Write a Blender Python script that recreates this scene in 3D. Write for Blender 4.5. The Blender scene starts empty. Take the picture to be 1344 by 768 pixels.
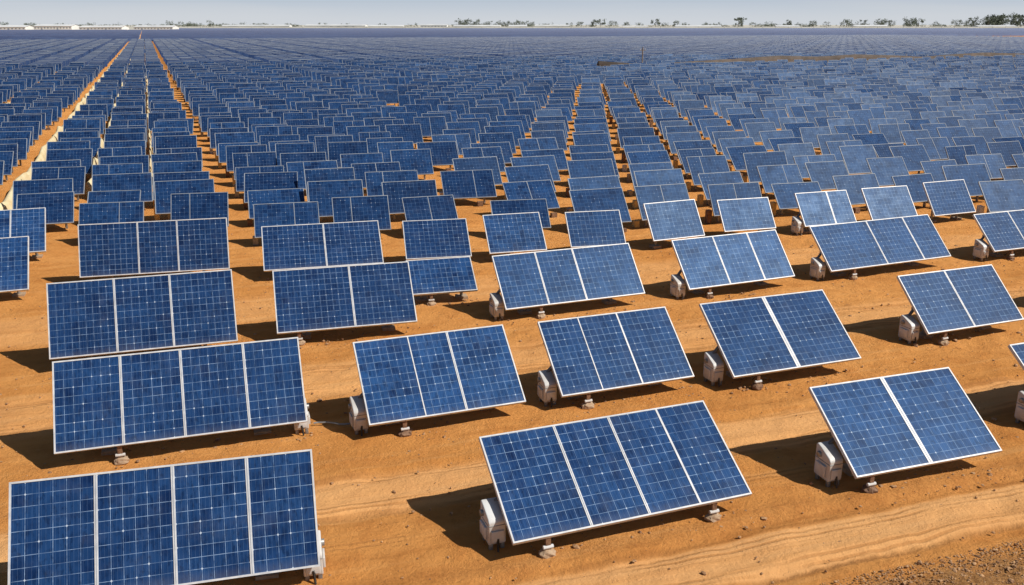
import bpy, bmesh, math, random
import numpy as np
from mathutils import Vector, Matrix
rng=np.random.default_rng(7); random.seed(7)
sc=bpy.context.scene
COL=sc.collection
R=math.radians
CELL=0.156; PID=64*CELL

# ------------------------------------------------------------------ node helpers
def mat(name):
    m=bpy.data.materials.new(name); m.use_nodes=True
    nt=m.node_tree; b=nt.nodes['Principled BSDF']
    return m,nt,b
class N:
    def __init__(s,nt): s.nt=nt
    def new(s,t,**k):
        n=s.nt.nodes.new(t)
        for a,v in k.items(): setattr(n,a,v)
        return n
    def put(s,sock,v):
        if isinstance(v,bpy.types.NodeSocket): s.nt.links.new(v,sock)
        elif v is not None:
            if hasattr(sock.default_value,'__len__'):
                if hasattr(v,'__len__'):
                    v=tuple(v)
                    if len(sock.default_value)==4 and len(v)==3: v=v+(1,)
                    sock.default_value=v
                else: sock.default_value=(v,)*len(sock.default_value)
            else: sock.default_value=v
    def m(s,op,a,b=None,c=None,clamp=False):
        n=s.new('ShaderNodeMath',operation=op,use_clamp=clamp)
        s.put(n.inputs[0],a)
        if b is not None: s.put(n.inputs[1],b)
        if c is not None: s.put(n.inputs[2],c)
        return n.outputs[0]
    def vm(s,op,a,b=None):
        n=s.new('ShaderNodeVectorMath',operation=op)
        s.put(n.inputs[0],a)
        if b is not None: s.put(n.inputs[1],b)
        return n.outputs[0]
    def mix(s,f,a,b,mode='MIX'):
        n=s.new('ShaderNodeMix',data_type='RGBA',blend_type=mode)
        s.put(n.inputs[0],f); s.put(n.inputs[6],a); s.put(n.inputs[7],b)
        return n.outputs[2]
    def noise(s,vec,scale,detail=4,rough=.55,dist=0):
        n=s.new('ShaderNodeTexNoise'); s.put(n.inputs['Vector'],vec)
        n.inputs['Scale'].default_value=scale; n.inputs['Detail'].default_value=detail
        n.inputs['Roughness'].default_value=rough; n.inputs['Distortion'].default_value=dist
        return n.outputs['Fac']
    def rng(s,v,a,b,c=0.,d=1.,smooth=True):
        n=s.new('ShaderNodeMapRange'); n.interpolation_type='SMOOTHSTEP' if smooth else 'LINEAR'
        s.put(n.inputs[0],v)
        for i,x in enumerate((a,b,c,d)): s.put(n.inputs[i+1],x)
        return n.outputs[0]
    def sep(s,v):
        n=s.new('ShaderNodeSeparateXYZ'); s.put(n.inputs[0],v); return n.outputs
    def comb(s,x,y,z=0.):
        n=s.new('ShaderNodeCombineXYZ'); s.put(n.inputs[0],x);s.put(n.inputs[1],y);s.put(n.inputs[2],z); return n.outputs[0]
    def wn(s,v):
        n=s.new('ShaderNodeTexWhiteNoise',noise_dimensions='3D'); s.put(n.inputs['Vector'],v); return n.outputs['Value']
    def bump(s,h,st,d,nrm=None):
        n=s.new('ShaderNodeBump'); n.inputs['Strength'].default_value=st; n.inputs['Distance'].default_value=d
        s.put(n.inputs['Height'],h)
        if nrm is not None: s.put(n.inputs['Normal'],nrm)
        return n.outputs[0]
    def pos(s): return s.new('ShaderNodeNewGeometry').outputs['Position']

# ------------------------------------------------------------------ materials
def cells_material(name,line_w,line_c,strength,dust=0.0,lmin=.3,spec=.2,gain=1.):
    m,nt,b=mat(name); n=N(nt)
    G=lambda c: tuple(x*gain for x in c)
    uv=n.new('ShaderNodeUVMap',uv_map='UVMap').outputs[0]
    u,v,_=n.sep(uv)
    cu=n.m('DIVIDE',u,CELL); cv=n.m('DIVIDE',v,CELL)
    fu=n.m('FRACT',cu); fv=n.m('FRACT',cv)
    eu=n.m('MINIMUM',fu,n.m('SUBTRACT',1.,fu)); ev=n.m('MINIMUM',fv,n.m('SUBTRACT',1.,fv))
    w=line_w/CELL/2
    lu=n.m('LESS_THAN',eu,w); lv=n.m('LESS_THAN',ev,w)
    line=n.m('MAXIMUM',lu,lv)
    cid=n.comb(n.m('FLOOR',cu),n.m('FLOOR',cv),0.)
    rc=n.wn(cid)
    lvis=n.rng(n.noise(n.comb(cu,cv,3.),.55,4,.8),.36,.66,lmin,1.)
    pid=n.wn(n.comb(n.m('FLOOR',n.m('DIVIDE',u,PID)),5.,2.))
    cl=n.noise(n.comb(cu,cv,9.),.22,4,.6)
    c=n.mix(n.rng(cl,.3,.7),G((.004,.016,.066)),G((.017,.064,.195)))  # random blue variation; its lighter patches also paint sheen into the colour
    c=n.mix(n.m('MULTIPLY',rc,.6),c,G((.022,.082,.23)))
    c=n.mix(n.m('MULTIPLY',pid,.55),c,G((.004,.013,.055)))
    mot=n.noise(n.comb(cu,n.m('MULTIPLY',cv,.35),1.),3.2,5,.7)
    c=n.mix(n.rng(mot,.46,.70,0.,.65),c,(.003,.009,.038))
    bu=n.m('FRACT',n.m('MULTIPLY',cu,3.)); bb=n.m('LESS_THAN',n.m('ABSOLUTE',n.m('SUBTRACT',bu,.5)),.035)
    c=n.mix(n.m('MULTIPLY',bb,.16*strength),c,line_c)
    c=n.mix(n.m('MULTIPLY',n.m('MULTIPLY',line,lvis),strength),c,line_c)
    ru=n.m('ROUND',cu); rv=n.m('ROUND',cv)
    g=n.wn(n.comb(ru,rv,7.))
    du=n.m('ABSOLUTE',n.m('SUBTRACT',cu,ru)); dv=n.m('ABSOLUTE',n.m('SUBTRACT',cv,rv))
    di=n.m('LESS_THAN',n.m('ADD',du,n.m('MULTIPLY',dv,.8)),n.m('MULTIPLY_ADD',g,.12,-.02))
    c=n.mix(n.m('MULTIPLY',n.m('MULTIPLY',di,n.m('GREATER_THAN',g,.84)),strength),c,(.5,.58,.68))
    d=n.noise(n.comb(u,v,0.),2.2,6,.65)
    df=n.rng(d,.48,.85,.0,.10)
    df=n.m('ADD',df,n.rng(v,.0,.16,.11,0.))
    df=n.m('ADD',df,dust)
    c=n.mix(df,c,(.27,.26,.27))
    n.put(b.inputs['Base Color'],c)
    n.put(b.inputs['Roughness'],n.rng(d,.3,.8,.38,.50))
    b.inputs['Specular IOR Level'].default_value=spec
    b.inputs['Specular Tint'].default_value=(.36,.62,1,1)
    return m
M_CELL=cells_material('photovoltaic_cells',.0075,(.26,.38,.56),.85,0.,.25,.17)
M_CELLMID=cells_material('photovoltaic_cells_dusty',.009,(.13,.22,.38),.6,.0,.2,.10,.85)
def simple(name,c1,c2,scale,rough=.5,metal=0,bump=0,bs=40):
    m,nt,b=mat(name); n=N(nt); p=n.pos()
    f=n.noise(p,scale,6,.6)
    n.put(b.inputs['Base Color'],n.mix(n.rng(f,.3,.7),c1,c2))
    b.inputs['Roughness'].default_value=rough; b.inputs['Metallic'].default_value=metal
    if bump: n.put(b.inputs['Normal'],n.bump(n.noise(p,bs,5,.7),bump,.02))
    return m
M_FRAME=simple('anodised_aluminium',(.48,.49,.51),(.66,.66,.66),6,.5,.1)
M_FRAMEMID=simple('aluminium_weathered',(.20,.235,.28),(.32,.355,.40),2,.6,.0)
M_BACK=simple('backsheet',(.24,.25,.26),(.36,.36,.35),3,.6)
M_WHITE=simple('white_plastic_dusty',(.64,.65,.65),(.50,.47,.43),2.2,.45,0,.12,30)
M_STEEL=simple('galvanised_steel',(.22,.22,.22),(.34,.33,.31),8,.45,.5)
M_RUST=simple('rusty_steel',(.11,.05,.025),(.28,.16,.09),14,.75,0,.4,60)
M_DARK=simple('black_rubber',(.02,.02,.02),(.05,.045,.04),10,.6)
M_YEL=simple('sandy_footing',(.50,.35,.13),(.60,.46,.22),3,.9)
M_CONC=simple('dusty_concrete',(.34,.22,.13),(.45,.33,.22),12,.9,0,.4,50)
def far_mat():
    m,nt,b=mat('hazed_distant_photovoltaic'); n=N(nt); p=n.pos()
    r=n.new('ShaderNodeVectorRotate',rotation_type='Z_AXIS'); n.put(r.inputs['Vector'],p); r.inputs['Angle'].default_value=R(21.9)
    x,y,_=n.sep(r.outputs[0])
    f=n.noise(n.comb(n.m('MULTIPLY',x,.16),n.m('MULTIPLY',y,.004),0.),1.,4,.6)
    g=n.noise(n.comb(n.m('MULTIPLY',x,.004),n.m('MULTIPLY',y,.012),4.),1.,3,.5)
    c=n.mix(n.rng(f,.38,.62),(.011,.028,.09),(.034,.064,.15))
    c=n.mix(n.rng(g,.45,.7,0.,.4),c,(.05,.08,.17))
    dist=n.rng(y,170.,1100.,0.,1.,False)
    c=n.mix(n.m('MULTIPLY',n.m('POWER',dist,.7),.9),c,(.175,.205,.315))  # aerial haze painted into the base colour, paler with distance across the field
    n.put(b.inputs['Base Color'],c); b.inputs['Roughness'].default_value=.55; b.inputs['Specular IOR Level'].default_value=.07
    b.inputs['Specular Tint'].default_value=(.4,.65,1,1)
    return m
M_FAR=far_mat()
def ground_mat():
    m,nt,b=mat('orange_sandy_earth'); n=N(nt); p=n.pos()
    r=n.new('ShaderNodeVectorRotate',rotation_type='Z_AXIS'); n.put(r.inputs['Vector'],p); r.inputs['Angle'].default_value=R(-18)
    a,q,_=n.sep(r.outputs[0])
    big=n.noise(p,.22,5,.6); med=n.noise(p,1.6,6,.65); fine=n.noise(p,14,6,.75); vf=n.noise(p,70,3,.8)
    c=n.mix(n.rng(big,.3,.7),(.64,.268,.070),(.76,.350,.105))
    c=n.mix(n.rng(med,.42,.75,0.,.6),c,(.50,.185,.045))
    st=n.noise(n.comb(n.m('MULTIPLY',a,.16),n.m('MULTIPLY',q,2.4),0.),1.,6,.65,.35)
    c=n.mix(n.rng(st,.5,.72,0.,.5),c,(.80,.42,.155))
    c=n.mix(n.rng(st,.46,.28,0.,.45),c,(.45,.170,.042))
    wob=n.m('MULTIPLY',n.m('SUBTRACT',n.noise(n.comb(n.m('MULTIPLY',a,.25),2.,0.),1.,3),.5),.7)
    qq=n.m('ADD',q,wob)
    def band(c0,hw,soft):
        return n.rng(n.m('ABSOLUTE',n.m('SUBTRACT',qq,c0)),hw,hw+soft,1.,0.)
    tr=n.m('MAXIMUM',n.m('MAXIMUM',band(9.55,.42,.18),band(13.1,.45,.35)),n.m('MAXIMUM',n.m('MULTIPLY',band(18.3,.6,.8),.7),n.m('MULTIPLY',band(24,.8,.8),.6)))
    tr=n.m('MULTIPLY',tr,n.rng(st,.3,.6,.7,1.))
    c=n.mix(n.m('MULTIPLY',tr,.6),c,(.80,.46,.205))
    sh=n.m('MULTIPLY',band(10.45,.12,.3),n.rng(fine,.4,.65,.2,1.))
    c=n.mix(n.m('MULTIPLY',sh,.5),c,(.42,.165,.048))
    tl=n.m('FRACT',n.m('MULTIPLY',qq,8.)); tl=n.rng(n.m('ABSOLUTE',n.m('SUBTRACT',tl,.5)),.10,.32,1.,0.)
    wp=band(9.25,.10,.08)
    for c0 in (9.85,12.7,13.6,17.8,18.9,11.6): wp=n.m('MAXIMUM',wp,band(c0,.10,.08))
    brk=n.rng(n.noise(n.comb(n.m('MULTIPLY',a,.6),n.m('MULTIPLY',q,.8),6.),1.,4,.6),.38,.62,.1,1.)
    tm=n.m('MULTIPLY',n.m('MULTIPLY',tl,wp),brk)
    c=n.mix(n.m('MULTIPLY',tm,.6),c,(.46,.20,.065))
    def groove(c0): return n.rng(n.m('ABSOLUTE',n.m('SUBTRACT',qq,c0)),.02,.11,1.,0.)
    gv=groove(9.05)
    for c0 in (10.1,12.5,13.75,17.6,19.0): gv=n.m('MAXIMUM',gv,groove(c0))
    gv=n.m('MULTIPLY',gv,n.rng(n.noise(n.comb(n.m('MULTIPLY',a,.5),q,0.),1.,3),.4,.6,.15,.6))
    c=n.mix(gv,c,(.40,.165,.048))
    ge=n.m('ADD',q,n.m('MULTIPLY',n.m('SUBTRACT',med,.5),1.3))
    gr=n.rng(ge,8.75,8.2,0.,1.)
    gcol=n.mix(n.rng(fine,.35,.65),(.16,.075,.030),(.46,.25,.10))
    c=n.mix(n.m('MULTIPLY',gr,.85),c,gcol)
    c=n.mix(n.rng(vf,.58,.72,0.,.5),c,(.30,.115,.032))
    c=n.mix(n.rng(vf,.38,.26,0.,.35),c,(.84,.54,.25))
    c=n.mix(n.rng(fine,.56,.75,0.,.4),c,(.42,.160,.042))
    c=n.mix(n.rng(fine,.42,.25,0.,.35),c,(.82,.46,.18))
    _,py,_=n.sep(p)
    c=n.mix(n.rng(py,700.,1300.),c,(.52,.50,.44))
    n.put(b.inputs['Base Color'],c); b.inputs['Roughness'].default_value=.95; b.inputs['Specular IOR Level'].default_value=.05
    bs=n.m('ADD',n.m('MULTIPLY',med,.8),n.m('ADD',n.m('MULTIPLY',fine,.5),n.m('MULTIPLY',vf,.14)))
    bs=n.m('ADD',bs,n.m('MULTIPLY',st,.25))
    bs=n.m('MULTIPLY',bs,n.rng(tr,0.,1.,1.,.55))
    bs=n.m('SUBTRACT',bs,n.m('MULTIPLY',tm,.10))
    n.put(b.inputs['Normal'],n.bump(bs,.85,.15))
    return m
M_GROUND=ground_mat()
M_STONE=simple('stones',(.18,.085,.04),(.56,.33,.16),9,.9,0,.3,60)
M_BERM=simple('pale_dry_berm',(.60,.48,.26),(.72,.62,.40),1.5,.95,0,.3,8)
M_BANK=simple('brown_bank',(.075,.06,.05),(.13,.10,.08),.6,.95)

# ------------------------------------------------------------------ mesh helpers
def make_obj(name,V,F,mats,mi=None,uv=None,parent=None,smooth=False):
    me=bpy.data.meshes.new(name)
    V=np.asarray(V,dtype=np.float64); F=np.asarray(F,dtype=np.int64)
    k=F.shape[1]
    me.vertices.add(len(V)); me.vertices.foreach_set('co',V.ravel())
    me.loops.add(F.size); me.loops.foreach_set('vertex_index',F.ravel().astype(np.int32))
    me.polygons.add(len(F)); me.polygons.foreach_set('loop_start',(np.arange(len(F))*k).astype(np.int32))
    me.polygons.foreach_set('loop_total',np.full(len(F),k,dtype=np.int32))
    for m in mats: me.materials.append(m)
    if mi is not None: me.polygons.foreach_set('material_index',np.asarray(mi,dtype=np.int32))
    if uv is not None:
        l=me.uv_layers.new(name='UVMap'); l.data.foreach_set('uv',np.asarray(uv)[F.ravel()].ravel().astype(np.float32))
    me.polygons.foreach_set('use_smooth',np.full(len(F),smooth))
    me.update(calc_edges=True); me.validate()
    o=bpy.data.objects.new(name,me); COL.objects.link(o)
    if parent: o.parent=parent
    return o
BOXF=np.array([[0,3,2,1],[4,5,6,7],[0,1,5,4],[1,2,6,5],[2,3,7,6],[3,0,4,7]])
def boxv(x0,x1,y0,y1,z0,z1):
    return np.array([[x0,y0,z0],[x1,y0,z0],[x1,y1,z0],[x0,y1,z0],[x0,y0,z1],[x1,y0,z1],[x1,y1,z1],[x0,y1,z1]],float)
class MB:
    def __init__(s): s.V=[];s.F=[];s.M=[];s.U=[];s.n=0
    def add(s,V,F,m=0,uv=None):
        V=np.asarray(V,float);F=np.asarray(F)
        s.V.append(V);s.F.append(F+s.n);s.M+= [m]*len(F)
        s.U.append(np.zeros((len(V),2)) if uv is None else np.asarray(uv,float)); s.n+=len(V)
    def obj(s,name,mats,parent=None,smooth=False):
        return make_obj(name,np.concatenate(s.V),np.concatenate(s.F),mats,s.M,np.concatenate(s.U),parent,smooth)
def tube(p0,p1,r,k=10):
    p0=Vector(p0);p1=Vector(p1);d=(p1-p0).normalized();q=d.to_track_quat('Z','Y')
    V=[];F=[]
    for e,p in enumerate((p0,p1)):
        for i in range(k):
            a=2*math.pi*i/k; V.append(p+q@Vector((math.cos(a)*r,math.sin(a)*r,0)))
    for i in range(k):
        j=(i+1)%k; F.append([i,j,k+j,k+i])
    for base in (0,k):
        for i in range(1,k-2,2): F.append([base,base+i,base+i+1,base+i+2])
    return np.array([tuple(v) for v in V]),np.array(F)
def bevel(o,w,seg=3):
    m=o.modifiers.new('bevel','BEVEL'); m.width=w; m.segments=seg; m.limit_method='ANGLE'
    for p in o.data.polygons: p.use_smooth=True

# ------------------------------------------------------------------ detailed panel
pcount=[0]
def solar_panel(X,Y,yaw,tilt,w,h,divs=(),housing='L',feet=(.2,)):
    T=R(tilt); cT,sT=math.cos(T),math.sin(T); zb=.35
    e=bpy.data.objects.new('solar_panel',None); COL.objects.link(e); e.empty_display_size=.3
    e.location=(X,Y,0); e.rotation_euler=(0,0,R(yaw))
    def loc(P):
        P=np.asarray(P,float); return np.stack([P[:,0],P[:,1]*cT-P[:,2]*sT,zb+P[:,1]*sT+P[:,2]*cT],1)
    pid=pcount[0]; pcount[0]+=1
    fr=.026; hw=w/2
    edges=[-hw+fr]+[ -hw+f*w for f,_ in divs]+[hw-fr]; ws=[0]+[d for _,d in divs]+[0]
    g=MB()
    for i in range(len(edges)-1):
        x0=edges[i]+ws[i]/2; x1=edges[i+1]-ws[i+1]/2
        nc=max(1,round((x1-x0)/CELL)); nr=round((h-2*fr)/CELL)
        uo=pid*PID+i*12*CELL
        uv=np.array([[uo,0],[uo+nc*CELL,0],[uo+nc*CELL,nr*CELL],[uo,nr*CELL]])
        g.add(loc([[x0,fr,0],[x1,fr,0],[x1,h-fr,0],[x0,h-fr,0]]),[[0,1,2,3]],0,uv)
    g.obj('cell_modules',[M_CELL],e)
    f=MB()
    def lb(x0,x1,s0,s1,n0,n1,m=0): f.add(loc(boxv(x0,x1,s0,s1,n0,n1)),BOXF,m)
    lb(-hw,hw,0,fr,-.055,.010); lb(-hw,hw,h-fr,h,-.055,.010)
    lb(-hw,-hw+fr,fr,h-fr,-.055,.010); lb(hw-fr,hw,fr,h-fr,-.055,.010)
    for fx,dw in divs:
        lb(-hw+fx*w-dw/2,-hw+fx*w+dw/2,fr,h-fr,-.045,.008)
        if dw>.04: lb(-hw+fx*w-.004,-hw+fx*w+.004,fr,h-fr,.0075,.011,3)
    lb(-hw+fr,hw-fr,fr,h-fr,-.022,-.012,1)
    for s in (.25*h,.72*h): lb(-hw+.08,hw-.08,s-.03,s+.03,-.115,-.056,2)
    f.obj('aluminium_frame',[M_FRAME,M_BACK,M_STEEL,M_FRAMEMID],e)
    s=MB(); mid=h*.48
    my=mid*cT+.17*sT; mz=zb+mid*sT-.17*cT
    V,F=tube((-hw+.12,my,mz),(hw-.12,my,mz),.055,12); s.add(V,F,0)
    for x in (-hw*.62,hw*.62):
        V,F=tube((x,my,-.1),(x,my,mz),.045,10); s.add(V,F,0)
        top=loc([[x,.78*h,-.11]])[0]
        V,F=tube((x,my,mz*.45),tuple(top),.02,6); s.add(V,F,0)
        s.add(boxv(x-.16,x+.16,my-.16,my+.16,-.05,.05),BOXF,1)
        bt=loc([[x,.2*h,-.10]])[0]
        V,F=tube((x,my,mz*.55),tuple(bt),.018,6); s.add(V,F,0)
    s.obj('support_legs',[M_STEEL,M_CONC],e)
    ft=MB()
    for fx in feet:
        x=-hw+fx*w
        tp=loc([[x,.05,-.06]])[0]
        ft.add(boxv(x-.04,x+.04,tp[1]-.03,tp[1]+.03,.06,tp[2]),BOXF,0)
        V,F=tube((x-.08,tp[1]-.02,.14),(x+.08,tp[1]-.02,.14),.03,8); ft.add(V,F,2)
        V,F=tube((x+.03,tp[1]+.02,tp[2]-.02),(x+.12,tp[1]+.35,.03),.015,6); ft.add(V,F,0)
        bm=bmesh.new(); bmesh.ops.create_cube(bm,size=1); bmesh.ops.subdivide_edges(bm,edges=bm.edges[:],cuts=2,use_grid_fill=True)
        for v in bm.verts:
            v.co=v.co.normalized()*(.5+.16*random.random()); v.co=Vector((v.co.x*.24+x,v.co.y*.2+tp[1],v.co.z*.14+.02))
        VV=[tuple(v.co) for v in bm.verts]; bm.verts.index_update(); FF=[[v.index for v in p.verts] for p in bm.faces]; bm.free()
        ft.add(VV,FF,1)
    if feet: ft.obj('front_footing',[M_RUST,M_CONC if pid%2 else M_RUST,M_WHITE],e)
    if housing:
        sg=-1 if housing=='L' else 1
        off=.08 if housing=='L' else -.10
        xc=sg*(hw+off); yc=my-.16; H=min(.62 if housing=='L' else .55,mz-.02)
        prof=[(-.19,.07),(.17,.07),(.19,.11),(.19,H+.0),(.16,H+.03),(.05,H-.01),(-.17,H-.12),(-.21,H-.17),(-.21,.11)]
        bm=bmesh.new()
        a=[bm.verts.new((xc-.135,yc+y,z)) for y,z in prof]; bb=[bm.verts.new((xc+.135,yc+y,z)) for y,z in prof]
        bm.faces.new(a); bm.faces.new(bb[::-1])
        for i in range(len(prof)):
            j=(i+1)%len(prof); bm.faces.new((a[i],bb[i],bb[j],a[j]))
        bmesh.ops.recalc_face_normals(bm,faces=bm.faces[:])
        me=bpy.data.meshes.new('actuator_housing'); bm.to_mesh(me); bm.free(); me.materials.append(M_WHITE)
        o=bpy.data.objects.new('actuator_housing',me); COL.objects.link(o); o.parent=e; bevel(o,.018)
        d=MB()
        ox=xc+sg*.137
        d.add(boxv(min(ox,ox+sg*.035),max(ox,ox+sg*.035),yc-.13,yc+.12,.14,H*.55),BOXF,0)
        d.add(boxv(xc-.10,xc+.10,yc-.24,yc-.212,.13,H*.5),BOXF,0)
        d.add(boxv(xc-.142,xc+.142,yc-.216,yc+.196,H*.62,H*.62+.016),BOXF,3)
        V,F=tube((xc+sg*.135,yc+.07,H*.78),(xc+sg*.18,yc+.07,H*.78),.05,14); d.add(V,F,3)
        for yy in (-.16,.12):
            for xx in (-.09,.09): d.add(boxv(xc+xx-.03,xc+xx+.03,yc+yy-.03,yc+yy+.03,-.03,.075),BOXF,3)
        V,F=tube((xc,yc-.23,.18),(xc+.02*sg,yc-.30,.0),.018,6); d.add(V,F,2)
        V,F=tube((xc,yc+.1,H-.05),(xc-sg*.25,my,mz),.04,8); d.add(V,F,3)
        o=d.obj('housing_fittings',[M_WHITE,M_CONC,M_DARK,M_STEEL],e); bevel(o,.008,2)
        if pid==6:
            c=MB(); r_=random.Random(pid); pt=Vector((xc,yc+.2,.03)); ang=2.2
            for i in range(10):
                ang+=r_.uniform(-.5,.6); nx_=pt+Vector((math.cos(ang)*.09,math.sin(ang)*.09,0))
                V,F=tube(pt,nx_,.018,6); c.add(V,F,0); pt=nx_
            c.obj('trailing_cable',[M_STEEL],e)
    return e

t=.022; W=.045; X2=.085
L=[
(-4.54,9.98,14.1,57.7,3.91,1.61,[(.27,W),(.52,W),(.77,W)],'R',(.5,)),
(1.92,11.70,20.2,31.9,4.05,1.83,[(.31,W),(.55,W),(.77,.035)],'L',(.14,.84)),
(7.14,13.40,18.2,35.8,3.06,1.76,[(.50,X2)],'L',(.12,)),
(11.91,15.71,19.,37.6,3.26,1.68,[(.5,W)],'L',(.2,)),
(-8.40,18.86,17.4,59.4,4.03,1.76,[(.35,W),(.65,W)],None,()),
(-5.91,14.41,17.6,53.9,4.32,1.67,[(.26,W),(.50,W),(.76,W)],'R',(.24,)),
(-1.19,15.43,20.1,40.1,3.13,1.81,[(.35,t),(.61,W)],'L',(.22,)),
(2.44,16.74,20.1,40.0,3.05,1.78,[(.30,t),(.60,.035)],'L',(.2,)),
(6.26,17.77,19.6,37.7,3.31,1.92,[(.50,.10)],'L',(.2,)),
(11.51,20.48,20.6,43.6,3.12,1.65,[(.48,.05)],'L',(.2,)),
(-10.70,25.36,13.7,65.3,4.24,1.60,[(.39,W),(.655,W)],None,()),
(-4.03,20.42,15.4,47.1,3.42,1.72,[(.55,.05)],None,(.15,)),
(-5.77,26.05,14.6,43.,3.63,1.63,[(.52,.05)],None,()),
(-1.87,23.36,14.6,36.7,1.87,1.22,[],None,(.3,)),
(-2.33,27.15,11.1,39.2,2.11,1.56,[],None,()),
(1.77,22.54,20.8,47.8,4.13,1.61,[(.30,W),(.57,.05)],'L',(.25,)),
(6.70,24.32,22.2,48.1,3.67,1.60,[(.38,W),(.71,.05)],'L',(.2,)),
(11.91,26.44,22.2,44.8,4.86,1.63,[(.46,W),(.77,.05)],'L',(.2,)),
(17.93,28.74,20.9,44.8,4.39,1.47,[(.35,W),(.7,W)],'L',(.2,)),
(.22,27.94,15.5,48.2,1.96,1.45,[],None,(.3,)),
(2.93,28.72,12.5,50.7,1.95,1.33,[],None,()),
(5.86,29.83,23.6,56.7,2.12,1.40,[],None,()),
(8.68,31.13,16.5,55.,2.11,1.25,[],None,()),
(11.92,32.02,18.2,53.7,2.29,1.37,[(.6,.06)],'L',()),
(14.74,33.02,17.5,52.6,2.12,1.38,[],None,()),
(17.49,33.94,21.6,55.7,2.15,1.43,[],None,()),
(-14.62,23.30,20.,42.9,2.1,1.83,[(.5,W)],None,()),
(-16.35,27.65,20.,42.5,2.1,1.79,[(.5,W)],None,()),
(-12.,8.2,15.,56.,3.9,1.6,[(.27,W),(.52,W),(.77,W)],'R',(.3,)),
(-13.4,13.,16.,55.,4.,1.7,[(.35,W),(.65,W)],'R',(.3,)),
(17.2,17.3,20.,38.,3.2,1.7,[(.5,W)],'L',(.3,)),
(16.9,22.6,20.,42.,3.2,1.7,[(.5,W)],'L',(.3,)),
(24.2,31.2,20.,44.,4.2,1.5,[(.35,W),(.7,W)],'L',(.3,)),
(22.6,24.8,20.,42.,3.2,1.7,[(.5,W)],'L',(.3,)),
]
for a in L: solar_panel(*a)

# ------------------------------------------------------------------ field layout
c18,s18=math.cos(R(18)),math.sin(R(18)); c1,s1=math.cos(R(21.9)),math.sin(R(21.9))
def inview(x,y): return abs(x)<.72*y+12
bankA=np.array([14.,147.]); bankB=np.array([220.,254.]); bd=(bankB-bankA)/np.linalg.norm(bankB-bankA)
def near_bank(x,y):
    vx,vy=x-bankA[0],y-bankA[1]; al=vx*bd[0]+vy*bd[1]; pe=-vx*bd[1]+vy*bd[0]
    return (al>-2)&(pe>-3.2)&(pe<.9)
def right_region(x,y,off=0):
    q=-x*s18+y*c18
    return ((x+1.3)*.988+(y-29)*.156>off) and q<104
pos_s=[.82,4.15,6.6,9.1]
s=9.1;k=0
while s<1300:
    k+=1; s+=2.6+(1.5 if k%4==0 else 0); pos_s.append(s)
neg=[-1.8,-4.4]; s=-4.4;k=1
while s>-2600:
    k+=1; s-=2.5+(1.2 if k%2==0 else 0); neg.append(s)
allc=sorted(pos_s+neg)
P=[]
def t_start(s):
    if s<-5: return 22.
    if s<-3: return 36.2
    if s<2: return 33.4
    return 31.4-.2*(s-3.7)
for s in allc:
    if abs(s)>220: continue
    tt=t_start(s)
    while tt<165:
        x=s*c1-tt*s1; y=s*s1+tt*c1
        if y>20 and inview(x,y) and not right_region(x,y,-.7) and not near_bank(x,y): P.append((x,y,15+min(6,max(-1,s*.15)),2.12))
        tt+=3.05
k=0
q=26.56
while q<104:
    for i in range(-40,75):
        a=14.79+2.96*i+.42*(q-26.56)
        x=a*c18-q*s18; y=a*s18+q*c18
        if k==0 and i<5: continue
        if inview(x,y) and right_region(x,y,.3): P.append((x,y,18.,2.18))
    k+=1; q+=3.1
P=np.array(P)
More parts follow.
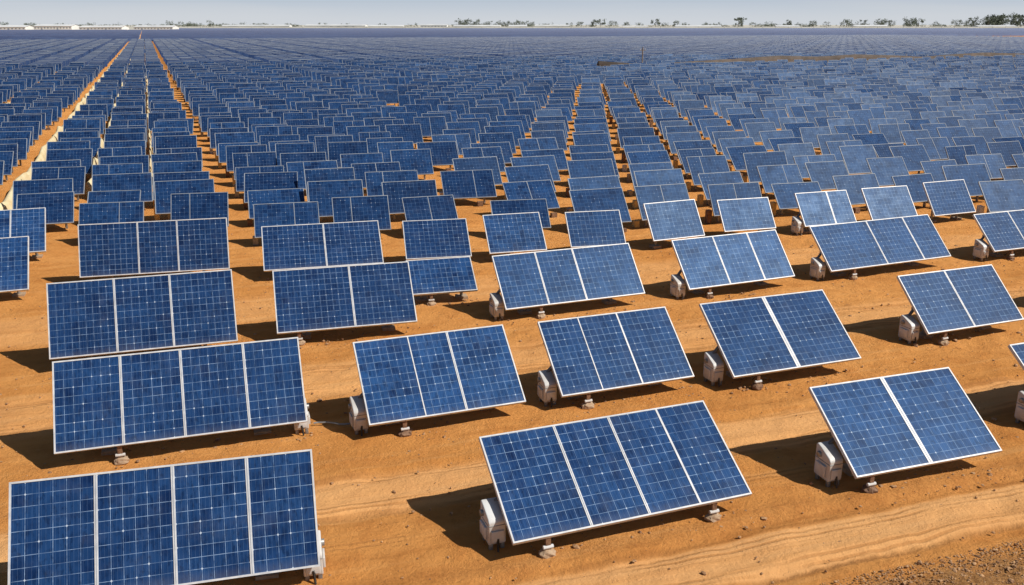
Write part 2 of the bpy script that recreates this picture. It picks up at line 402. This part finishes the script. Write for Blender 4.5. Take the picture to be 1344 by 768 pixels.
def mass(P,detail):
    Nn=len(P)
    jx=rng.normal(0,.11,Nn); jy=rng.normal(0,.24,Nn)
    yaw=np.radians(P[:,2]+rng.normal(0,2.3,Nn)); T=np.radians(rng.normal(51,5,Nn))
    w=P[:,3]*(1+rng.normal(0,.045,Nn)); h=rng.normal(1.39,.09,Nn)
    bx=P[:,0]+jx; by=P[:,1]+jy
    pid=np.arange(Nn)%1500+60
    hw=w/2; Z=np.zeros(Nn); fr=.022
    V=[];F=[];M=[];UV=[]
    def v(x,s,n):
        x=x+Z;s=s+Z;n=n+Z
        yy=s*np.cos(T)-n*np.sin(T); zz=.35+s*np.sin(T)+n*np.cos(T)
        V.append(np.stack([bx+x*np.cos(yaw)-yy*np.sin(yaw),by+x*np.sin(yaw)+yy*np.cos(yaw),zz],1))
        UV.append(np.stack([pid*PID+x+hw,s],1)); return len(V)-1
    def g(x,y,z):
        x=x+Z;y=y+Z;z=z+Z
        V.append(np.stack([bx+x*np.cos(yaw)-y*np.sin(yaw),by+x*np.sin(yaw)+y*np.cos(yaw),z],1)); UV.append(np.zeros((Nn,2))); return len(V)-1
    def quad(a,m): F.append(a);M.append(m)
    quad([v(-hw,0,0),v(hw,0,0),v(hw,h,0),v(-hw,h,0)],0)
    def bar(x0,x1,s0,s1): quad([v(x0,s0,.008),v(x1,s0,.008),v(x1,s1,.008),v(x0,s1,.008)],1)
    bar(-hw,hw,h-fr,h); bar(-hw,hw,Z,fr); bar(-hw,-hw+fr,fr,h-fr); bar(hw-fr,hw,fr,h-fr)
    dv=np.where(rng.random(Nn)<.3,rng.choice([.33,.5,.62],Nn),.0)
    xd=-hw+dv*w; quad([v(xd-.012,fr,.006),v(xd+.012,fr,.006),v(xd+.012,h-fr,.006),v(xd-.012,h-fr,.006)],1)
    o=[v(-hw,0,.008),v(hw,0,.008),v(hw,h,.008),v(-hw,h,.008)]; i_=[v(-hw,0,-.05),v(hw,0,-.05),v(hw,h,-.05),v(-hw,h,-.05)]
    for a in range(4):
        b_=(a+1)%4; quad([o[b_],o[a],i_[a],i_[b_]],1)
    quad([i_[3],i_[2],i_[1],i_[0]],2)
    my=.5*h*np.cos(T)+.1; mz=.35+.5*h*np.sin(T)-.05
    def box(x0,x1,y0,y1,z0,z1,m):
        b=[g(x0,y0,z0),g(x1,y0,z0),g(x1,y1,z0),g(x0,y1,z0),g(x0,y0,z1),g(x1,y0,z1),g(x1,y1,z1),g(x0,y1,z1)]
        for f in BOXF[1:]: quad([b[j] for j in f],m)
    if detail:
        for x in (-.62*hw,.62*hw): box(x-.04,x+.04,my-.04,my+.04,Z-.05,mz,3)
        box(-hw-.10,-hw+.08,my-.12,my+.10,Z-.02,rng.uniform(.15,.6,Nn),4)
        fx=rng.uniform(-.8,.8,Nn)*hw; box(fx-.12,fx+.12,Z-.08,Z+.10,Z-.02,rng.uniform(.08,.2,Nn),5)
    V=np.stack(V,1); UV=np.stack(UV,1); nv=V.shape[1]
    F=np.array(F); FF=(F[None]+(np.arange(Nn)*nv)[:,None,None]).reshape(-1,4)
    mi=np.tile(np.array(M),(Nn,1))
    if detail:
        pick=rng.choice([3,4,5,6],(Nn,),p=[.25,.42,.25,.08]); mi=np.where(mi==4,pick[:,None],mi)
    return V.reshape(-1,3),FF,mi.ravel(),UV.reshape(-1,2)
V,F,mi,uv=mass(P,True)
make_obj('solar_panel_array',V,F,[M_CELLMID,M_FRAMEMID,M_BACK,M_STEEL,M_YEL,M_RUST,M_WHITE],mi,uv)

Q=[]
for s in allc:
    if abs(s)>420: continue
    tt=165.
    while tt<430:
        x=s*c1-tt*s1; y=s*s1+tt*c1
        if inview(x,y) and not near_bank(x,y): Q.append((x,y,19.,2.2))
        tt+=3.3
Q=np.array(Q)
def simple_rows(Q,w,h,T,yaw,name,rim):
    n_=len(Q); hw=w/2
    dx=np.array([math.cos(yaw),math.sin(yaw)]); dy=np.array([-math.sin(yaw),math.cos(yaw)])
    a=Q[:,:2]+rng.normal(0,.08,(n_,2)); hh=h*(1+rng.normal(0,.03,n_)); TT=T+rng.normal(0,.04,n_)
    def P3(x,s,nn):
        yy=s*np.cos(TT)-nn*np.sin(TT); zz=.35+s*np.sin(TT)+nn*np.cos(TT)
        return np.concatenate([a+dx*x+yy[:,None]*dy,zz[:,None]],1)
    z=np.zeros(n_)
    A=[P3(-hw,z,z),P3(hw,z,z),P3(hw,hh,z),P3(-hw,hh,z), P3(-hw,hh-.035,z+.01),P3(hw,hh-.035,z+.01),P3(hw,hh,z+.01),P3(-hw,hh,z+.01),
       P3(-hw,z,z-.05),P3(hw,z,z-.05),P3(hw,hh,z-.05),P3(-hw,hh,z-.05)]
    F=[[0,1,2,3],[11,10,9,8],[7,6,10,11]]; M=[0,2,1]
    if rim: F.append([4,5,6,7]); M.append(1)
    V=np.stack(A,1); F=np.array(F); FF=(F[None]+(np.arange(n_)*12)[:,None,None]).reshape(-1,4)
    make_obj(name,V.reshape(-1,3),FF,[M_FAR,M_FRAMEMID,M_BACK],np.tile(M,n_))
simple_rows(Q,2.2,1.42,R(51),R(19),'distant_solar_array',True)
S=[]
tt=430.
while tt<1900:
    sv=-2500.
    while sv<1400:
        x=sv*c1-tt*s1; y=sv*s1+tt*c1
        if inview(x,y) and y<1440 and not (x<-.36*y-20 and y>1040): S.append((x,y))
        sv+=15.0
    tt+=6.5
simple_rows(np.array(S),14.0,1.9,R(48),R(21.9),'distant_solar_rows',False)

# ------------------------------------------------------------------ ground
def axis(lo,a,b,hi,st,g=1.09):
    v=list(np.arange(a,b,st)); x=v[-1];d=st
    while x<hi: d*=g; x+=d; v.append(x)
    x=a;d=st
    l=[]
    while x>lo: d*=g; x-=d; l.append(x)
    return np.array(l[::-1]+v)
gx=axis(-9000,-13,20,9000,.10); gy=axis(-400,6,32,9000,.08)
XX,YY=np.meshgrid(gx,gy,indexing='xy')
def wav(X,Y,seed,lam,n=14):
    r=np.random.default_rng(seed); o=np.zeros_like(X)
    for _ in range(n):
        th=r.uniform(0,2*math.pi); l=lam*r.uniform(.6,1.7); o+=np.sin((X*math.cos(th)+Y*math.sin(th))*2*math.pi/l+r.uniform(0,6.28))
    return o/math.sqrt(n)
near=np.clip(1-(np.hypot(XX,YY-20)-35)/30,0,1)
q=-XX*s18+YY*c18; aa=XX*c18+YY*s18
ZZ=near*(.018*wav(XX,YY,1,3.2)+.010*wav(XX,YY,2,.9)+.006*wav(XX,YY,3,.4))
wq=q+.12*np.sin(aa*.5)+.08*np.sin(aa*1.3+1)
for c0,d in ((8.95,.05),(10.15,.045),(12.6,.04),(13.75,.035),(17.7,.025),(18.9,.02)):
    ZZ-=near*d*np.exp(-((wq-c0)/.14)**2)*(1+.35*np.sin(aa*18)*0.5); ZZ+=near*d*.6*np.exp(-((wq-c0-.28)/.12)**2)
ZZ+=near*.04*np.clip(8.8-q,0,1)*(.5+.5*wav(XX,YY,5,.5))
V=np.stack([XX,YY,ZZ-.02],-1).reshape(-1,3); nx=len(gx); ny=len(gy)
ii,jj=np.meshgrid(np.arange(nx-1),np.arange(ny-1)); b0=(jj*nx+ii).ravel()
F=np.stack([b0,b0+1,b0+1+nx,b0+nx],1)
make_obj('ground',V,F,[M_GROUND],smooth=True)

# ------------------------------------------------------------------ stones
def ico():
    bm=bmesh.new(); bmesh.ops.create_icosphere(bm,subdivisions=1,radius=1); V=np.array([tuple(v.co) for v in bm.verts]); bm.verts.index_update()
    F=np.array([[v.index for v in f.verts] for f in bm.faces]); bm.free(); return V,F
IV,IF=ico()
def stones(name,pts,sz,m):
    n_=len(pts); V=IV[None]*(1+rng.normal(0,.16,(n_,len(IV),1)))
    V=V*(sz[:,None,None]*rng.uniform(.6,1.2,(n_,1,3))*np.array([1,1,.65]))
    th=rng.uniform(0,6.28,n_); c,s_=np.cos(th)[:,None],np.sin(th)[:,None]
    V=np.stack([V[...,0]*c-V[...,1]*s_,V[...,0]*s_+V[...,1]*c,V[...,2]],-1)+pts[:,None,:]
    F=(IF[None]+(np.arange(n_)*len(IV))[:,None,None]).reshape(-1,3)
    make_obj(name,V.reshape(-1,3),F,[m])
n_=6500; aq=rng.uniform(2,14,n_); qq=8.7-np.abs(rng.normal(0,.65,n_))
g1=np.stack([aq*c18-qq*s18,aq*s18+qq*c18,np.full(n_,0.)],1); z1=np.exp(rng.normal(-4.5,.45,n_))
n2=6500; g2=np.stack([rng.uniform(-14,22,n2),rng.uniform(6,32,n2),np.full(n2,-.012)],1); z2=np.exp(rng.normal(-4.2,.5,n2))
g3=[]
for a in L[:20]:
    for _ in range(60):
        x=random.uniform(-.55,.55)*a[4]; y=random.gauss(.1,.35); cy,sy=math.cos(R(a[2])),math.sin(R(a[2])); g3.append((a[0]+x*cy-y*sy,a[1]+x*sy+y*cy,-.005))
g3=np.array(g3); z3=np.exp(rng.normal(-4.0,.5,len(g3)))
stones('gravel',np.concatenate([g1,g2,g3]),np.concatenate([z1,z2,z3]),M_STONE)

# ------------------------------------------------------------------ berms and bank
def ridge(name,p0,p1,width,height,m,step=4.,seed=0):
    p0=np.array(p0,float);p1=np.array(p1,float);Ln=np.linalg.norm(p1-p0); d=(p1-p0)/Ln; nn=np.array([-d[1],d[0]])
    n_=int(min(500,Ln/step))+2; r=np.random.default_rng(seed); V=[];F=[]
    for i in range(n_):
        c=p0+d*Ln*i/(n_-1); h=height*r.uniform(.55,1.15); w=width*r.uniform(.75,1.15); o=r.normal(0,.06)
        for f,z in ((-.5,-.05),(-.32,h*.7),(-.1,h),(.12,h*.95),(.33,h*.65),(.5,-.05)):
            q_=c+nn*(f*w+o); V.append((q_[0],q_[1],z))
    for i in range(n_-1):
        for j in range(5): a=i*6+j; F.append([a,a+6,a+7,a+1])
    F.append([0,1,2,3]);F.append([0,3,4,5])
    make_obj(name,V,F,[m],smooth=True)
def sline(s,t0,t1): return (s*c1-t0*s1,s*s1+t0*c1),(s*c1-t1*s1,s*s1+t1*c1)
negs=sorted(neg,reverse=True)
lanes=[ (negs[i]+negs[i+1])/2 for i in range(1,9) if negs[i]-negs[i+1]>3.0]
for i,ls in enumerate(lanes[:4]):
    a,b=sline(ls,40,900); ridge('dirt_berm',a,b,.5,.6,M_BERM,2,i)
a,b=sline(-.48,46,700); ridge('dirt_berm',a,b,.18,.5,M_BERM,2,11)
a,b=sline(-3.1,44,700); ridge('dirt_berm',a,b,.32,.9,M_BERM,2,12)
ridge('earth_bank',bankA,bankB,1.8,1.8,M_BANK,10,21)

mb=MB(); px,py=21.3,148.
V,F=tube((px,py,-.2),(px,py,3.9),.11,8); mb.add(V,F,0)
mb.add(boxv(px-.45,px+.45,py-.06,py+.06,3.4,3.5),BOXF,0)
for xx in (-.4,0,.4): V,F=tube((px+xx,py,3.5),(px+xx,py,3.7),.05,6); mb.add(V,F,1)
mb.obj('utility_pole',[simple('grey_timber',(.20,.18,.16),(.3,.27,.24),3,.8),M_WHITE])

# ------------------------------------------------------------------ horizon buildings, wall, trees
M_WALLW=simple('whitewashed_wall',(.70,.70,.67),(.82,.81,.77),.05,.8)
M_ROOF=simple('pale_sheet_roof',(.56,.58,.60),(.72,.73,.73),.05,.6)
M_WIN=simple('grey_window_glass',(.22,.24,.26),(.32,.34,.36),.2,.3)
def shed(name,x,y,w,d,h,rh,yaw,nwin):
    m=MB(); hw=w/2
    m.add(boxv(-hw,hw,0,d,-.2,h),BOXF,0)
    m.add([(-hw-.6,-.6,h+.02),(hw+.6,-.6,h+.02),(hw+.6,d/2,h+rh),(-hw-.6,d/2,h+rh),(-hw-.6,d+.6,h+.02),(hw+.6,d+.6,h+.02)],[[0,1,2,3],[3,2,5,4]],1)
    m.add([(-hw,0,h),(-hw,d,h),(-hw,d/2,h+rh-.1),(-hw,d/2,h+rh-.1)],[[0,1,2,3]],0)
    m.add([(hw,0,h),(hw,d,h),(hw,d/2,h+rh-.1),(hw,d/2,h+rh-.1)],[[0,1,2,3]],0)
    for i in range(nwin):
        cx=-hw+w*(i+.5)/nwin; ww=w/nwin*.2
        if i%5==2: m.add(boxv(cx-ww*1.2,cx+ww*1.2,-.12,.05,0,h*.7),BOXF,2)
        else: m.add(boxv(cx-ww,cx+ww,-.1,.05,h*.5,h*.75),BOXF,2)
    o=m.obj(name,[M_WALLW,M_ROOF,M_WIN]); o.location=(x,y,0); o.rotation_euler=(0,0,yaw); return o
for i,(x,w,h) in enumerate([(-665,60,5.),(-600,52,4.5),(-545,44,5.5),(-492,50,4.2),(-432,46,4.4)]):
    shed('white_warehouse',x,1070+i*8,w,24,h,2.0,R(3),12)
for (x,y,w,h) in [(-420,1500,110,5),(-290,1500,100,5.5),(-215,1560,60,4.5),(-130,1520,44,6),(-60,1560,80,4.5),(10,1530,30,4.5),(70,1600,60,5),(210,1580,50,3.5),(330,1620,80,4),(480,1590,40,4),(640,1630,60,4.5),(860,1620,70,4)]:
    shed('white_warehouse',x,y,w,22,h,2.,R(random.uniform(-4,4)),8)
wl=MB(); x=-700.
while x<1050:
    h=3.6+.7*rng.random(); wl.add(boxv(x,x+19.6,1462,1462.5,-.2,h),BOXF,0); wl.add(boxv(x+19.6,x+20.4,1461.8,1462.7,-.2,h+.5),BOXF,0); x+=20.4
wl.obj('perimeter_wall',[simple('sandy_wall',(.64,.61,.54),(.80,.77,.70),.02,.9)])

def leafmat():
    m,nt,b=mat('hazy_foliage'); n=N(nt); p=n.pos()
    f=n.noise(p,.25,4,.6)
    n.put(b.inputs['Base Color'],n.mix(n.rng(f,.35,.65),(.085,.105,.075),(.17,.19,.14))); b.inputs['Roughness'].default_value=.9
    return m
M_LEAF=leafmat(); M_BARK=simple('bark',(.10,.08,.06),(.16,.13,.1),1,.9)
TV=[];TF=[];TM=[];cnt=0
def tree(x,y,h,wd):
    global cnt
    tr=.03*h
    a=[(x-tr,y,0),(x+tr,y,0),(x+tr*.4,y,h*.6),(x-tr*.4,y,h*.6)]
    TV.extend(a);TF.append([cnt,cnt+1,cnt+2]);TM.append(1);TF.append([cnt,cnt+2,cnt+3]);TM.append(1);cnt+=4
    for s in (-1,1):
        a=[(x,y,h*.3),(x+tr*.6,y,h*.3),(x+s*wd*.3,y,h*.65)]; TV.extend(a);TF.append([cnt,cnt+1,cnt+2]);TM.append(1);cnt+=3
    nl=max(7,int(wd/1.8))
    lobes=[(random.uniform(-.42,.42)*wd,random.uniform(-.3,.3)*wd,random.uniform(.25,.80)*h,random.uniform(.13,.25)*min(wd,h*1.3)) for _ in range(nl)]
    for _ in range(36*nl):
        l=random.choice(lobes); v=Vector((random.gauss(0,1),random.gauss(0,1),random.gauss(0,1))).normalized()*l[3]*random.uniform(.3,1.1)
        c=Vector((x+l[0]+v.x,y+l[1]+v.y,max(.5,l[2]+v.z*.8))); sz=random.uniform(.04,.085)*h
        for i in range(3):
            TV.append(tuple(c+Vector((random.uniform(-1,1),random.uniform(-1,1),random.uniform(-1,1)))*sz))
        TF.append([cnt,cnt+1,cnt+2]);TM.append(0);cnt+=3
K=1.58
def T(px,hp,wp,y=1900):
    k=K*y/1900; tree((px-672)*k,y+random.uniform(-30,30),7.5+hp*k*1.05,wp*k*1.3)
for px,hp,wp in [(12,4,14),(30,3,12),(70,2.5,12),(120,3,10),(150,3,10),(216,6,8),(230,4,10),(246,6,9),(262,3,14),(275,6,8),(292,3,10),(320,3,9),(345,2.5,16),(380,2,18),(420,3,14),(455,2,12),(500,2,14),(540,2,14),
  (602,7,13),(612,8,12),(622,7,12),(640,5,12),(655,5.5,14),(670,5,14),(685,6,14),(698,4,10),(720,3,10),(748,3,10),(764,4,10),(778,8,9),(790,8,9),(806,5,10),(820,5,9),(836,3,9),(858,8,9),(870,3,9),(885,6,8),(902,3,8),(925,4,9),(944,3,9),
  (966,10,8),(976,10,8),(992,3,10),(1012,4,9),(1034,8,8),(1048,3,9),(1060,6,10),(1073,5,9),(1090,4,9),(1112,8,12),(1125,4,9),(1136,7,9),(1152,7,12),(1163,8,11),(1175,6,12),(1188,9,12),(1200,8,12),(1213,10,10),(1230,4,9),(1248,6,12),(1262,5,10),
  (1280,11,12),(1288,13,14),(1296,14,14),(1304,14,14),(1314,15,14),(1324,15,14),(1334,16,14),(1344,15,14),(1354,14,14),(1372,15,16),(1390,13,16)]:
    T(px,hp,wp)
for i in range(230):
    px=random.uniform(-60,1420); T(px,random.uniform(-1.5,1.6),random.uniform(8,18),random.uniform(1750,2300))
make_obj('tree_line',TV,TF,[M_LEAF,M_BARK],TM)

# ------------------------------------------------------------------ light
sun_az,sun_el=R(108),R(46)
S=Vector((math.sin(sun_az)*math.cos(sun_el),math.cos(sun_az)*math.cos(sun_el),math.sin(sun_el)))
ld=bpy.data.lights.new('sun','SUN'); ld.energy=5.0; ld.angle=R(.5); ld.color=(1,.95,.87)
lo=bpy.data.objects.new('sun',ld); COL.objects.link(lo); lo.rotation_euler=S.to_track_quat('Z','Y').to_euler()
w=bpy.data.worlds.new('World'); sc.world=w; w.use_nodes=True; nt=w.node_tree; n=N(nt)
sk=nt.nodes.new('ShaderNodeTexSky'); sk.sky_type='NISHITA'; sk.sun_disc=False; sk.sun_elevation=sun_el; sk.sun_rotation=sun_az
sk.air_density=1.; sk.dust_density=1.; sk.ozone_density=1.5; sk.altitude=100
tc=nt.nodes.new('ShaderNodeTexCoord')
_,_,z=n.sep(n.vm('NORMALIZE',tc.outputs['Generated']))
hz=n.rng(z,.0,.14,1.,0.)
nz=n.noise(n.vm('MULTIPLY',tc.outputs['Generated'],(3.,3.,40.)),1.,4,.5)
hcol=n.mix(n.rng(z,0.,.035),(12.9,13.6,14.5),(10.0,11.8,14.2))
hcol=n.mix(n.rng(nz,.45,.7,0.,.35),hcol,(13.6,14.1,14.8))
skc=n.mix(n.m('MULTIPLY',hz,.94),sk.outputs[0],hcol)
nt.links.new(skc,nt.nodes['Background'].inputs[0]); nt.nodes['Background'].inputs[1].default_value=.05
sc.view_settings.view_transform='Standard'; sc.view_settings.look='None'; sc.view_settings.exposure=0
# ------------------------------------------------------------------ camera
cd=bpy.data.cameras.new('camera'); co=bpy.data.objects.new('camera',cd); COL.objects.link(co); sc.camera=co
cd.sensor_width=36; cd.lens=36*1150/1344; cd.clip_start=.1; cd.clip_end=30000
co.location=(0,0,7.5); co.rotation_euler=(math.pi/2-math.atan(352/1150),0,0)
